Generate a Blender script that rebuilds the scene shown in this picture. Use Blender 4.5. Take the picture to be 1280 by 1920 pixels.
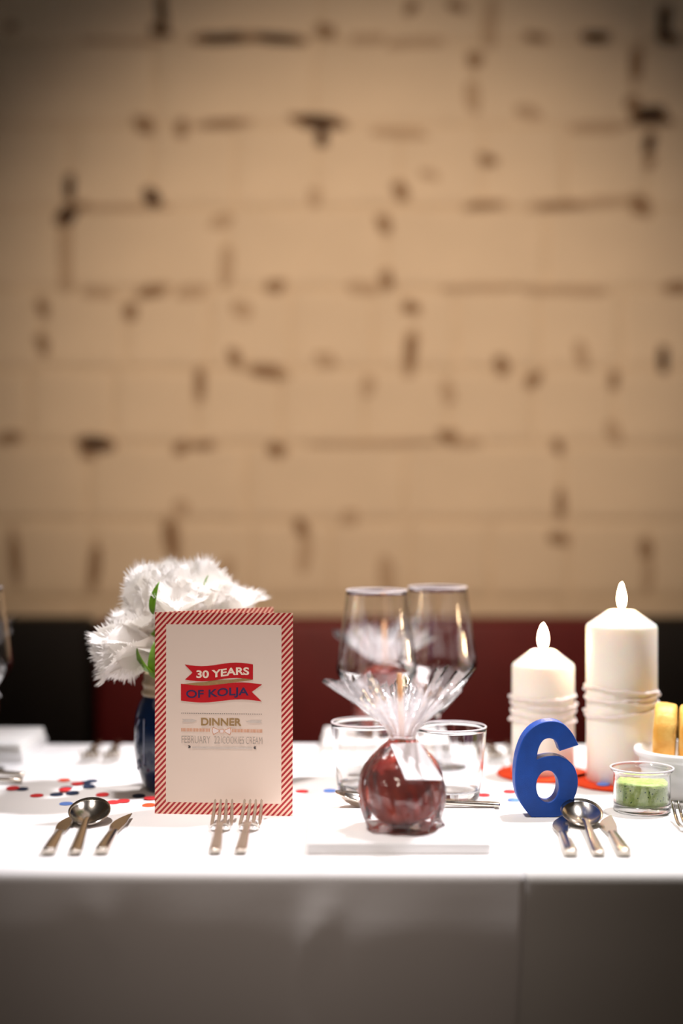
import bpy, bmesh, math, random
from mathutils import Vector, Matrix, noise
random.seed(7)
PI = math.pi
scene = bpy.context.scene
for o in list(bpy.data.objects): bpy.data.objects.remove(o)

# ------------------------------------------------------------------ camera, world, lights, exposure
T = 0.75            # height of the laid cloth above the floor
H = 0.314           # camera height above the cloth
YW, BY = 2.95, 2.60  # distance of the wall and of the bench
F = 1920 * 50 / 36  # focal length in pixels of the 1280x1920 frame
cd = bpy.data.cameras.new('camera'); cam = bpy.data.objects.new('camera', cd)
scene.collection.objects.link(cam); scene.camera = cam
cam.location = (0, 0, T + H); cam.rotation_euler = (PI/2, 0, 0)
cd.sensor_fit = 'VERTICAL'; cd.sensor_height = 36; cd.lens = 50
cd.dof.use_dof = True; cd.dof.focus_distance = 1.47; cd.dof.aperture_fstop = 1.3
cd.clip_start = 0.05

vs = scene.view_settings
vs.view_transform = 'Standard'; vs.look = 'None'; vs.gamma = 1; vs.use_curve_mapping = False
vs.exposure = 0.0

w = bpy.data.worlds.new('dim_room'); scene.world = w; w.use_nodes = True
w.node_tree.nodes['Background'].inputs[0].default_value = (1.0, 0.78, 0.6, 1)
w.node_tree.nodes['Background'].inputs[1].default_value = 0.035

def spot(name, loc, target, watts, col, size, blend, radius):
    d = bpy.data.lights.new(name, 'SPOT'); o = bpy.data.objects.new(name, d)
    scene.collection.objects.link(o); o.location = loc
    d.energy = watts; d.color = col; d.spot_size = math.radians(size); d.spot_blend = blend; d.shadow_soft_size = radius
    o.rotation_euler = (Vector(target) - Vector(loc)).to_track_quat('-Z', 'Y').to_euler()
    return o
# ceiling downlight over the table, halogen from the left, warm wash on the wall, added spot behind the camera
spot('ceiling_spot_key', (0.62, 1.86, T + 1.55), (0.14, 1.60, T), 200, (0.97, 0.95, 1.0), 52, 0.8, 0.06)
spot('ceiling_spot_fill', (-0.42, 1.34, T + 1.6), (0.10, 1.56, T + 0.02), 108, (1.0, 0.93, 0.90), 44, 0.8, 0.06)
spot('wall_wash', (0.10, 0.2, T + 1.75), (0.05, YW, T + 0.56), 240, (1.0, 0.735, 0.54), 40, 1.0, 0.10)
spot('added_front_spot', (-0.10, -1.2, T + 1.5), (-0.05, 1.35, T + 0.13), 60, (1.0, 0.81, 0.69), 16.5, 1.0, 0.15)  # added unseen light for cloth front and card; narrow cone gives the vignette

# ------------------------------------------------------------------ helpers
COL = scene.collection
def lin(c): return tuple(((v/255)/12.92 if v/255 <= 0.04045 else (((v/255)+0.055)/1.055)**2.4) for v in c)

def mat(name, rgb, rough=0.5, metal=0.0, var=0.08, scale=40, bump=0.0, bscale=None, trans=0.0, ior=1.45, sss=0.0,
        sssr=(0.01,0.006,0.004), coat=0.0, spec=0.5, rgb2=None, detail=4, sheen=0.0, linear=False):
    m = bpy.data.materials.new(name); m.use_nodes = True
    nt = m.node_tree; b = nt.nodes['Principled BSDF']
    c = rgb if linear else lin(rgb)
    tc = nt.nodes.new('ShaderNodeTexCoord')
    n = nt.nodes.new('ShaderNodeTexNoise'); n.inputs['Scale'].default_value = scale; n.inputs['Detail'].default_value = detail
    nt.links.new(tc.outputs['Object'], n.inputs['Vector'])
    r = nt.nodes.new('ShaderNodeValToRGB')
    r.color_ramp.elements[0].position = 0.3; r.color_ramp.elements[1].position = 0.7
    c2 = (lin(rgb2) if rgb2 else tuple(v*(1-var) for v in c))
    r.color_ramp.elements[0].color = (*c2, 1); r.color_ramp.elements[1].color = (*c, 1)
    nt.links.new(n.outputs['Fac'], r.inputs['Fac']); nt.links.new(r.outputs['Color'], b.inputs['Base Color'])
    b.inputs['Roughness'].default_value = rough; b.inputs['Metallic'].default_value = metal
    b.inputs['Transmission Weight'].default_value = trans; b.inputs['IOR'].default_value = ior
    b.inputs['Specular IOR Level'].default_value = spec
    if sss:
        b.inputs['Subsurface Weight'].default_value = sss; b.inputs['Subsurface Radius'].default_value = sssr
        b.inputs['Subsurface Scale'].default_value = 1.0
    if coat: b.inputs['Coat Weight'].default_value = coat; b.inputs['Coat Roughness'].default_value = 0.05
    if sheen: b.inputs['Sheen Weight'].default_value = sheen
    if bump:
        bn = nt.nodes.new('ShaderNodeTexNoise'); bn.inputs['Scale'].default_value = bscale or scale*4; bn.inputs['Detail'].default_value = 5
        nt.links.new(tc.outputs['Object'], bn.inputs['Vector'])
        bp = nt.nodes.new('ShaderNodeBump'); bp.inputs['Strength'].default_value = bump; bp.inputs['Distance'].default_value = 0.002
        nt.links.new(bn.outputs['Fac'], bp.inputs['Height']); nt.links.new(bp.outputs['Normal'], b.inputs['Normal'])
    return m

def mesh(name, verts, faces, m=None, parent=None, smooth=True, loc=None, rot=None):
    me = bpy.data.meshes.new(name); me.from_pydata([tuple(v) for v in verts], [], faces); me.update()
    if smooth: me.polygons.foreach_set('use_smooth', [True]*len(me.polygons))
    return obj(name, me, m, parent, loc, rot)
def obj(name, me, m=None, parent=None, loc=None, rot=None):
    o = bpy.data.objects.new(name, me); COL.objects.link(o)
    if m is not None and len(me.materials) == 0: me.materials.append(m)
    if parent is not None: o.parent = parent
    if loc is not None: o.location = loc
    if rot is not None: o.rotation_euler = rot
    return o
def tag(o, label, cat, group=None):
    o['label'] = label; o['category'] = cat
    if group: o['group'] = group
    return o
def struct(o, label=None):
    o['kind'] = 'structure'
    if label: o['label'] = label
    return o
def thing(name, label, cat, loc=(0,0,0), rot=(0,0,0), group=None):
    o = bpy.data.objects.new(name, None); COL.objects.link(o); o.empty_display_size = 0.03
    o.location = loc; o.rotation_euler = rot
    return tag(o, label, cat, group)
def dup(o, loc, rot, label, parent=None):
    c = o.copy(); COL.objects.link(c); c.location = loc; c.rotation_euler = rot; c['label'] = label
    def rec(src, dst):
        for ch in src.children:
            k = ch.copy(); COL.objects.link(k); k.parent = dst; rec(ch, k)
    rec(o, c)
    return c
def join(parts):
    V, Fc = [], []
    for v, f in parts:
        b = len(V); V += [tuple(p) for p in v]; Fc += [tuple(i+b for i in q) for q in f]
    return V, Fc
def lathe(profile, n=64, closed=False):
    """profile: (r, z) list; points with r==0 collapse to a pole"""
    V, Fc, rings = [], [], []
    for r, z in profile:
        if r < 1e-6: rings.append([len(V)]); V.append((0,0,z))
        else:
            rings.append(list(range(len(V), len(V)+n)))
            V += [(r*math.cos(2*PI*i/n), r*math.sin(2*PI*i/n), z) for i in range(n)]
    pairs = list(zip(rings[:-1], rings[1:]))
    if closed: pairs.append((rings[-1], rings[0]))
    for a, b in pairs:
        if len(a) == 1 and len(b) == 1: continue
        for i in range(n):
            j = (i+1) % n
            if len(a) == 1: Fc.append((a[0], b[j], b[i]))
            elif len(b) == 1: Fc.append((a[i], a[j], b[0]))
            else: Fc.append((a[i], a[j], b[j], b[i]))
    return V, Fc
def smooth_profile(p, k=4):
    """Catmull-Rom through (r,z) points"""
    out = []
    for i in range(len(p)-1):
        p0 = p[max(i-1,0)]; p1 = p[i]; p2 = p[i+1]; p3 = p[min(i+2,len(p)-1)]
        for s in range(k):
            t = s/k
            out.append(tuple(max(0 if (q == 0 and len(p1) == 2) else -9, 0.5*((2*p1[q]) + (-p0[q]+p2[q])*t + (2*p0[q]-5*p1[q]+4*p2[q]-p3[q])*t*t + (-p0[q]+3*p1[q]-3*p2[q]+p3[q])*t**3)) for q in range(len(p1))))
    out.append(p[-1]); return out
def tube(pts, r, n=8, caps=True):
    pts = [Vector(p) for p in pts]; rs = r if isinstance(r, (list, tuple)) else [r]*len(pts)
    V, Fc = [], []
    up = Vector((0,0,1))
    for i, p in enumerate(pts):
        t = (pts[min(i+1,len(pts)-1)] - pts[max(i-1,0)]).normalized()
        a = t.cross(up)
        if a.length < 1e-3: a = t.cross(Vector((1,0,0)))
        a.normalize(); b = t.cross(a)
        for k in range(n):
            q = 2*PI*k/n; V.append(p + rs[i]*(a*math.cos(q) + b*math.sin(q)))
    for i in range(len(pts)-1):
        for k in range(n):
            l = (k+1) % n; Fc.append((i*n+k, i*n+l, (i+1)*n+l, (i+1)*n+k))
    if caps: Fc.append(tuple(range(n))[::-1]); Fc.append(tuple(range((len(pts)-1)*n, len(pts)*n)))
    return V, Fc
def box(x0,x1,y0,y1,z0,z1):
    return ([(x0,y0,z0),(x1,y0,z0),(x1,y1,z0),(x0,y1,z0),(x0,y0,z1),(x1,y0,z1),(x1,y1,z1),(x0,y1,z1)],
            [(0,3,2,1),(4,5,6,7),(0,1,5,4),(1,2,6,5),(2,3,7,6),(3,0,4,7)])
def bevel_box(name, x0,x1,y0,y1,z0,z1, bev, m, parent=None, seg=3, loc=None, rot=None):
    bm = bmesh.new(); v, f = box(x0,x1,y0,y1,z0,z1)
    vs_ = [bm.verts.new(p) for p in v]
    for q in f: bm.faces.new([vs_[i] for i in q])
    bmesh.ops.bevel(bm, geom=list(bm.edges), offset=bev, segments=seg, affect='EDGES', profile=0.5)
    me = bpy.data.meshes.new(name); bm.to_mesh(me); bm.free()
    me.polygons.foreach_set('use_smooth', [True]*len(me.polygons)); me.update()
    o = obj(name, me, m, parent, loc, rot); return o
def on_table(px, py):
    """point of the cloth seen at pixel (px,py)"""
    d = F*H/(py-960); return Vector(((px-640)*d/F, d, T))
def curve_mesh(polys, depth, bevel=0.0, name='shape', bres=2):
    """closed 2D outlines (holes allowed) -> solid mesh, in XY, centred on z"""
    c = bpy.data.curves.new(name, 'CURVE'); c.dimensions = '2D'; c.fill_mode = 'BOTH'
    c.extrude = depth/2 - bevel; c.bevel_depth = bevel; c.bevel_resolution = bres; c.offset = -bevel
    for pl in polys:
        s = c.splines.new('POLY'); s.points.add(len(pl)-1)
        for i, p in enumerate(pl): s.points[i].co = (p[0], p[1], 0, 1)
        s.use_cyclic_u = True
    t = bpy.data.objects.new(name, c); COL.objects.link(t)
    bpy.context.view_layer.update()
    me = bpy.data.meshes.new_from_object(t); bpy.data.objects.remove(t); bpy.data.curves.remove(c)
    return me
def text_mesh(body, size, width=None, height=None, bold=0.0, space=1.0, depth=0.00015):
    c = bpy.data.curves.new('print', 'FONT'); c.body = body; c.size = size; c.offset = bold; c.extrude = depth/2
    c.align_x = 'LEFT'; c.space_character = space
    t = bpy.data.objects.new('print', c); COL.objects.link(t); bpy.context.view_layer.update()
    me = bpy.data.meshes.new_from_object(t); bpy.data.objects.remove(t); bpy.data.curves.remove(c)
    xs = [v.co.x for v in me.vertices]; ys = [v.co.y for v in me.vertices]
    sx = width/(max(xs)-min(xs)) if width else 1; sy = height/(max(ys)-min(ys)) if height else 1
    x0, y0 = min(xs), min(ys)
    for v in me.vertices: v.co.x = (v.co.x-x0)*sx; v.co.y = (v.co.y-y0)*sy
    me.materials.clear()
    return me
def catmull(pl, k=5):
    out = []; n = len(pl)
    for i in range(n):
        p0, p1, p2, p3 = (pl[(i+q) % n] for q in (-1,0,1,2))
        for s in range(k):
            t = s/k
            out.append(tuple(0.5*((2*p1[q]) + (-p0[q]+p2[q])*t + (2*p0[q]-5*p1[q]+4*p2[q]-p3[q])*t*t + (-p0[q]+3*p1[q]-3*p2[q]+p3[q])*t**3) for q in (0,1)))
    return out

# ------------------------------------------------------------------ materials
M = {}
M['paint'] = mat('cream_wall_paint', (232, 214, 186), 0.75, var=0.10, scale=6, bump=0.35, bscale=60)
M['mortar'] = mat('painted_mortar', (230, 211, 182), 0.85, var=0.15, scale=20, bump=0.5, bscale=120)
M['gap_dark'] = mat('gap_shade_dark', (62, 46, 36), 0.95, var=0.3, scale=60)  # bare mortar tone with the dark of deep holes put into it
M['gap_mid'] = mat('gap_shade_mid', (156, 127, 98), 0.95, var=0.25, scale=60)
M['gap_light'] = mat('gap_shade_light', (204, 180, 150), 0.95, var=0.2, scale=60)
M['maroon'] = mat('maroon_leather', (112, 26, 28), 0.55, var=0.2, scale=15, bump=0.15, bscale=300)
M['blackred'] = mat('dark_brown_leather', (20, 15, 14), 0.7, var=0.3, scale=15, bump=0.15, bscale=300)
M['cloth'] = mat('white_cotton_cloth', (236, 233, 232), 0.9, var=0.03, scale=9, bump=0.12, bscale=700, sheen=0.1)
M['cloth2'] = mat('white_cotton_cloth_under', (228, 226, 222), 0.9, var=0.03, scale=9, bump=0.12, bscale=700, sheen=0.1)
M['wood'] = mat('table_wood', (96, 66, 44), 0.6, var=0.3, scale=12)
M['floor'] = mat('floor_wood', (60, 42, 32), 0.6, var=0.4, scale=8)
M['china'] = mat('white_china', (240, 239, 238), 0.25, var=0.02, scale=10)
M['napkin'] = mat('white_napkin', (238, 236, 232), 0.85, var=0.03, scale=30, bump=0.2, bscale=500)
M['steel'] = mat('stainless_steel', (205, 196, 184), 0.16, metal=1.0, var=0.06, scale=80, bump=0.03, bscale=900)
M['glass'] = mat('clear_glass', (254, 254, 254), 0.03, var=0.005, scale=5, trans=1.0, ior=1.5)
M['rim'] = mat('whitened_glass_rim', (254, 246, 248), 0.3, var=0.005, scale=5, trans=0.4, ior=1.5)  # rim highlight put into the colour: whitish and only partly clear
M['wax'] = mat('candle_wax', (250, 240, 226), 0.42, var=0.02, scale=20, sss=0.6, sssr=(0.02, 0.012, 0.006))
M['yarn'] = mat('white_yarn', (246, 234, 228), 0.8, var=0.1, scale=300, bump=0.3, bscale=1500)
M['wick'] = mat('burnt_wick', (25, 18, 14), 0.9, var=0.3, scale=300)
M['felt'] = mat('orange_felt', (235, 70, 18), 0.9, var=0.15, scale=120, bump=0.4, bscale=900)
M['blue'] = mat('blue_paint', (4, 74, 170), 0.5, var=0.25, scale=60, bump=0.15, bscale=900)
M['navy'] = mat('navy_glaze', (4, 30, 64), 0.12, var=0.2, scale=30, coat=0.6)
M['emboss'] = mat('worn_pale_relief', (150, 160, 180), 0.4, var=0.3, scale=200)
M['jarneck'] = mat('tan_jar_thread', (168, 150, 122), 0.35, var=0.25, scale=60)
M['stemgreen'] = mat('stem_green', (120, 160, 40), 0.5, var=0.3, scale=60)
M['leafgreen'] = mat('leaf_green', (110, 158, 34), 0.45, var=0.45, scale=70)
M['paper'] = mat('cream_card_paper', (244, 226, 210), 0.38, var=0.02, scale=40)
M['redprint'] = mat('red_print', (205, 18, 30), 0.45, var=0.08, scale=120)
M['goldprint'] = mat('gold_print', (176, 142, 92), 0.5, var=0.2, scale=300)
M['creamprint'] = mat('cream_print', (252, 232, 212), 0.5, var=0.03, scale=100)
M['blueprint'] = mat('ink_blue_print', (58, 44, 92), 0.5, var=0.3, scale=900)
M['greyprint'] = mat('pale_grey_print', (222, 208, 196), 0.5, var=0.1, scale=200)
M['inkgrey'] = mat('grey_ink', (190, 176, 164), 0.5, var=0.1, scale=200)
M['blackprint'] = mat('black_print', (50, 46, 52), 0.5, var=0.1, scale=200)
M['orangeprint'] = mat('orange_print', (226, 160, 118), 0.5, var=0.1, scale=200)
M['whiteprint'] = mat('white_print', (248, 232, 226), 0.5, var=0.02, scale=200)
M['apple'] = mat('candied_dark_red', (156, 26, 20), 0.14, var=0.2, scale=30, rgb2=(206, 84, 56), coat=0.8)
M['stick'] = mat('wooden_stick', (206, 150, 100), 0.6, var=0.2, scale=200)
M['tie_glint'] = mat('white_tie_glint', (246, 238, 238), 0.3, var=0.02, scale=60)  # tie, and the painted reflection on the bag
M['cnavy'] = mat('confetti_navy', (14, 34, 64), 0.7, var=0.1, scale=80)
M['cred'] = mat('confetti_red', (196, 34, 38), 0.7, var=0.1, scale=80)
M['corange'] = mat('confetti_orange', (238, 70, 22), 0.7, var=0.1, scale=80)
M['clight'] = mat('confetti_light_blue', (96, 136, 214), 0.7, var=0.1, scale=80)
M['dip'] = mat('green_dip', (172, 190, 108), 0.5, var=0.2, scale=220, rgb2=(140, 166, 74), bump=0.4, bscale=400)
M['fleck'] = mat('herb_fleck', (60, 96, 26), 0.6, var=0.3, scale=300)
M['crust'] = mat('bread_crust', (255, 214, 124), 0.5, var=0.3, scale=34, rgb2=(238, 162, 52), bump=0.5, bscale=160)
M['crumb'] = mat('bread_crumb', (250, 218, 140), 0.8, var=0.15, scale=120, bump=0.6, bscale=300)

def petal_mat():
    m = mat('white_petal', (250, 247, 246), 0.5, var=0.04, scale=60)
    nt = m.node_tree; b = nt.nodes['Principled BSDF']; out = nt.nodes['Material Output']
    tr = nt.nodes.new('ShaderNodeBsdfTranslucent'); tr.inputs['Color'].default_value = (0.95, 0.92, 0.85, 1)
    mx = nt.nodes.new('ShaderNodeMixShader'); mx.inputs[0].default_value = 0.35
    nt.links.new(b.outputs[0], mx.inputs[1]); nt.links.new(tr.outputs[0], mx.inputs[2]); nt.links.new(mx.outputs[0], out.inputs['Surface'])
    return m
M['petal'] = petal_mat()

def flame_mat():
    m = bpy.data.materials.new('candle_flame'); m.use_nodes = True; nt = m.node_tree
    nt.nodes.remove(nt.nodes['Principled BSDF'])
    e = nt.nodes.new('ShaderNodeEmission'); tc = nt.nodes.new('ShaderNodeTexCoord'); n = nt.nodes.new('ShaderNodeTexNoise')
    n.inputs['Scale'].default_value = 20; nt.links.new(tc.outputs['Object'], n.inputs['Vector'])
    r = nt.nodes.new('ShaderNodeValToRGB'); r.color_ramp.elements[0].color = (1, 0.66, 0.34, 1); r.color_ramp.elements[1].color = (1, 0.74, 0.44, 1)
    nt.links.new(n.outputs['Fac'], r.inputs['Fac']); nt.links.new(r.outputs['Color'], e.inputs['Color'])
    e.inputs['Strength'].default_value = 170
    nt.links.new(e.outputs[0], nt.nodes['Material Output'].inputs['Surface']); return m
M['flame'] = flame_mat()

def film_mat(milk):
    """clear cellophane: thin see-through film with fresnel gloss and a faint milky body"""
    m = bpy.data.materials.new('clear_cellophane'); m.use_nodes = True; nt = m.node_tree
    nt.nodes.remove(nt.nodes['Principled BSDF'])
    tr = nt.nodes.new('ShaderNodeBsdfTransparent'); tr.inputs[0].default_value = (1, 0.985, 0.985, 1)
    gl = nt.nodes.new('ShaderNodeBsdfGlossy'); gl.inputs['Roughness'].default_value = 0.12
    df = nt.nodes.new('ShaderNodeBsdfTranslucent'); df.inputs[0].default_value = (1, 0.95, 0.96, 1)
    dd = nt.nodes.new('ShaderNodeBsdfDiffuse'); dd.inputs[0].default_value = (1, 0.95, 0.96, 1)
    fr = nt.nodes.new('ShaderNodeFresnel'); fr.inputs[0].default_value = 1.5
    tc = nt.nodes.new('ShaderNodeTexCoord'); n = nt.nodes.new('ShaderNodeTexNoise'); n.inputs['Scale'].default_value = 45; n.inputs['Detail'].default_value = 3
    nt.links.new(tc.outputs['Object'], n.inputs['Vector'])
    bp = nt.nodes.new('ShaderNodeBump'); bp.inputs['Strength'].default_value = 0.8; bp.inputs['Distance'].default_value = 0.004
    nt.links.new(n.outputs['Fac'], bp.inputs['Height'])
    nt.links.new(bp.outputs[0], gl.inputs['Normal']); nt.links.new(bp.outputs[0], fr.inputs['Normal'])
    ad = nt.nodes.new('ShaderNodeMixShader'); nt.links.new(df.outputs[0], ad.inputs[1]); nt.links.new(dd.outputs[0], ad.inputs[2])
    a = nt.nodes.new('ShaderNodeMixShader'); a.inputs[0].default_value = milk
    nt.links.new(tr.outputs[0], a.inputs[1]); nt.links.new(ad.outputs[0], a.inputs[2])
    b = nt.nodes.new('ShaderNodeMixShader'); nt.links.new(fr.outputs[0], b.inputs[0])
    nt.links.new(a.outputs[0], b.inputs[1]); nt.links.new(gl.outputs[0], b.inputs[2])
    nt.links.new(b.outputs[0], nt.nodes['Material Output'].inputs['Surface']); return m
M['film'] = film_mat(0.06); M['film2'] = film_mat(0.25)

def stripe_mat(name, W, Hh, b):
    """printed card panel: cream field, diagonal red stripes in a border b wide (panel lies in local XZ)"""
    m = bpy.data.materials.new(name); m.use_nodes = True; nt = m.node_tree; L = nt.links
    bs = nt.nodes['Principled BSDF']; bs.inputs['Roughness'].default_value = 0.36
    tc = nt.nodes.new('ShaderNodeTexCoord'); sp = nt.nodes.new('ShaderNodeSeparateXYZ'); L.new(tc.outputs['Object'], sp.inputs[0])
    def mth(op, a, c):
        n = nt.nodes.new('ShaderNodeMath'); n.operation = op
        for i, v in enumerate((a, c)):
            if v is None: continue
            if isinstance(v, (int, float)): n.inputs[i].default_value = v
            else: L.new(v, n.inputs[i])
        return n.outputs[0]
    x, z = sp.outputs['X'], sp.outputs['Z']
    s = mth('FRACT', mth('MULTIPLY', mth('SUBTRACT', z, mth('MULTIPLY', x, 1.08)), 1/0.0061), None)
    stripe = mth('LESS_THAN', s, 0.5)
    inside = mth('MULTIPLY', mth('MULTIPLY', mth('GREATER_THAN', x, b), mth('LESS_THAN', x, W-b)),
                 mth('MULTIPLY', mth('GREATER_THAN', z, b*1.05), mth('LESS_THAN', z, Hh-b*1.05)))
    red = mth('MULTIPLY', stripe, mth('SUBTRACT', 1, inside))
    mx = nt.nodes.new('ShaderNodeMix'); mx.data_type = 'RGBA'; L.new(red, mx.inputs['Factor'])
    mb = nt.nodes.new('ShaderNodeMix'); mb.data_type = 'RGBA'; L.new(inside, mb.inputs['Factor'])
    mb.inputs['A'].default_value = (*lin((250, 208, 184)), 1); mb.inputs['B'].default_value = (*lin((242, 222, 206)), 1)
    L.new(mb.outputs['Result'], mx.inputs['A']); mx.inputs['B'].default_value = (*lin((176, 22, 34)), 1)
    L.new(mx.outputs['Result'], bs.inputs['Base Color']); return m

# ------------------------------------------------------------------ room shell
struct(mesh('floor', *box(-2.6, 2.6, -2.2, YW+0.2, -0.05, 0), M['floor'], smooth=False), 'dark wooden floor under the table')
wall = struct(mesh('wall_back', *box(-2.6, 2.6, YW+0.006, YW+0.2, 0, 2.75), M['mortar'], smooth=False), 'cream painted wall of large rough blocks')
SW = F/YW
def wx(px): return (px-640)/SW
def wz(py): return T + H - (py-960)/SW
def block_mesh(wd, ht, name):
    b, dpt = 0.010, 0.0050
    V = [(sx*(wd/2-b), -dpt, sz*(ht/2-b)) for sx, sz in ((-1,-1),(1,-1),(1,1),(-1,1))]
    V += [(sx*wd/2, -dpt+0.0034, sz*ht/2) for sx, sz in ((-1,-1),(1,-1),(1,1),(-1,1))]
    V += [(sx*wd/2, 0.004, sz*ht/2) for sx, sz in ((-1,-1),(1,-1),(1,1),(-1,1))]
    Fc = [(0,1,2,3)]
    for r in (0, 4):
        for i in range(4): j = (i+1) % 4; Fc.append((r+4+i, r+4+j, r+j, r+i))
    me = bpy.data.meshes.new(name); me.from_pydata(V, [], Fc); me.materials.append(M['paint']); me.update(); return me
rows = [  # top y, bottom y, joint x start, pitch
    (-232, -80, 150, 300), (-80, 75, 303, 300), (75, 232, 290, 300), (232, 388, 130, 155), (388, 540, 125, 300), (540, 690, 80, 155),
    (690, 832, 55, 157), (832, 976, 165, 297), (976, 1124, 24, 149), (1124, 1270, 150, 300)]
cache = {}
for y0, y1, xs, pitch in rows:
    x = xs - 12*pitch
    while x < 640 + 12.2*150:
        x0, x1 = x, x + pitch; x += pitch
        if x1 < -600 or x0 > 1880: continue
        wd = round(pitch/SW - 0.008, 4); ht = round((y1-y0)/SW - 0.008, 4)
        key = (wd, ht)
        if key not in cache: cache[key] = block_mesh(wd, ht, 'brick')
        o = bpy.data.objects.new('brick', cache[key]); COL.objects.link(o); o.parent = wall
        o.location = (wx((x0+x1)/2), YW + 0.006 + random.uniform(-0.0008, 0.0008), wz((y0+y1)/2))
        o.rotation_euler = (random.uniform(-.004,.004), random.uniform(-.006,.006), random.uniform(-.006,.006))
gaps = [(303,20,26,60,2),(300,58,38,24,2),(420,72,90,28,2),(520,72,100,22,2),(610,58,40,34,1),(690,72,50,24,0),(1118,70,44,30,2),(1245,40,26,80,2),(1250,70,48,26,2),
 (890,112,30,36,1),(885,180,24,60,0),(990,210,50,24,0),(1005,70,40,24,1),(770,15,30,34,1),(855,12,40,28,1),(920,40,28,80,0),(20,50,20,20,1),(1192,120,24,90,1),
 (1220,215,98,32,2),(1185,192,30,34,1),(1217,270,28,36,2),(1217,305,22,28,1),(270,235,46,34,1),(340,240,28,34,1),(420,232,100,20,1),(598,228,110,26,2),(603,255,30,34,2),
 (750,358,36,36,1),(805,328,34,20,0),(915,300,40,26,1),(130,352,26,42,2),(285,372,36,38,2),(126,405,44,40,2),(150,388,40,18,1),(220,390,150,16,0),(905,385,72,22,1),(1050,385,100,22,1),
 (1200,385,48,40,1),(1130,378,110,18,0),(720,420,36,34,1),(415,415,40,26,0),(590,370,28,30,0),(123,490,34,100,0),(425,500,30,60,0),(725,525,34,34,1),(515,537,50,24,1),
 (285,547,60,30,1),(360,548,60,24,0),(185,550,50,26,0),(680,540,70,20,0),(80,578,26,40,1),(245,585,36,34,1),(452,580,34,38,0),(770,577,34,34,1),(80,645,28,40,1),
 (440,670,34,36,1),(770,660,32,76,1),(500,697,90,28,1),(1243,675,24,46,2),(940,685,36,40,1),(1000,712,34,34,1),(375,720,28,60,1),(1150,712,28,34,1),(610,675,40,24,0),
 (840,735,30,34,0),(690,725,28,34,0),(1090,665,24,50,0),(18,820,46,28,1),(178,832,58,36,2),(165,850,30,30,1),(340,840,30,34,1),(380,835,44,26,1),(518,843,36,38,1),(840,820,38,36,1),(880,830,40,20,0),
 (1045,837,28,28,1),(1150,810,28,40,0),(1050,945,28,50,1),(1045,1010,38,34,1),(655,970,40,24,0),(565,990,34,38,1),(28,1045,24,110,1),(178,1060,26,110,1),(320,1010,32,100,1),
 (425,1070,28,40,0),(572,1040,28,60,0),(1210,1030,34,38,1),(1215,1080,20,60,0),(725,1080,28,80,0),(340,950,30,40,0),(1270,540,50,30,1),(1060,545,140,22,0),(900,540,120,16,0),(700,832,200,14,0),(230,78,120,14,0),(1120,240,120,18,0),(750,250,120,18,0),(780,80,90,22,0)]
for gx, gy, gw, gh, tone in gaps:  # flat patches on the joints; shade of missing mortar is in their colour
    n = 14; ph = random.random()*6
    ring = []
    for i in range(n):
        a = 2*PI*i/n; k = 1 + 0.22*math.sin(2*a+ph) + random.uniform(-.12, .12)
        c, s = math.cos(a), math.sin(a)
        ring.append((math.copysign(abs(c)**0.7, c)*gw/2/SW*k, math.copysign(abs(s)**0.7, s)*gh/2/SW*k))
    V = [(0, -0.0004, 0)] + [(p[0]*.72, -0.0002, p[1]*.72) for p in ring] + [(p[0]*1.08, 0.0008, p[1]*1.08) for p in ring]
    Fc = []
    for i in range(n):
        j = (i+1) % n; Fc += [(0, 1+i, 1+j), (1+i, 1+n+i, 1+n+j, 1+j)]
    o = mesh('gap_shade_patch', V, Fc, M[('gap_light','gap_mid','gap_dark')[tone]], wall, loc=(wx(gx), YW, wz(gy)))
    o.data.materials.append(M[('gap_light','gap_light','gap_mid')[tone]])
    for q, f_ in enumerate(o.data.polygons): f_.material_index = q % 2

# banquette against the wall
bz = T + H - (1162-960)*BY/F
bq = thing('bench', 'maroon upholstered wall bench behind the table', 'bench', (0, BY, 0))
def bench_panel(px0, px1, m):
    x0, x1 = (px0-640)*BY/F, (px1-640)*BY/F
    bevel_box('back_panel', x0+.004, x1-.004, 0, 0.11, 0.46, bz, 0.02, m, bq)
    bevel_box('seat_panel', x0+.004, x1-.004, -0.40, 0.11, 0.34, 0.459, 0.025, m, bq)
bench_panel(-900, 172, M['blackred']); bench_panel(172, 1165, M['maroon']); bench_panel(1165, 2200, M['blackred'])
mesh('plinth', *box(-1.48, 1.50, -0.36, 0.10, 0, 0.34), M['wood'], bq, smooth=False)

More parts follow.
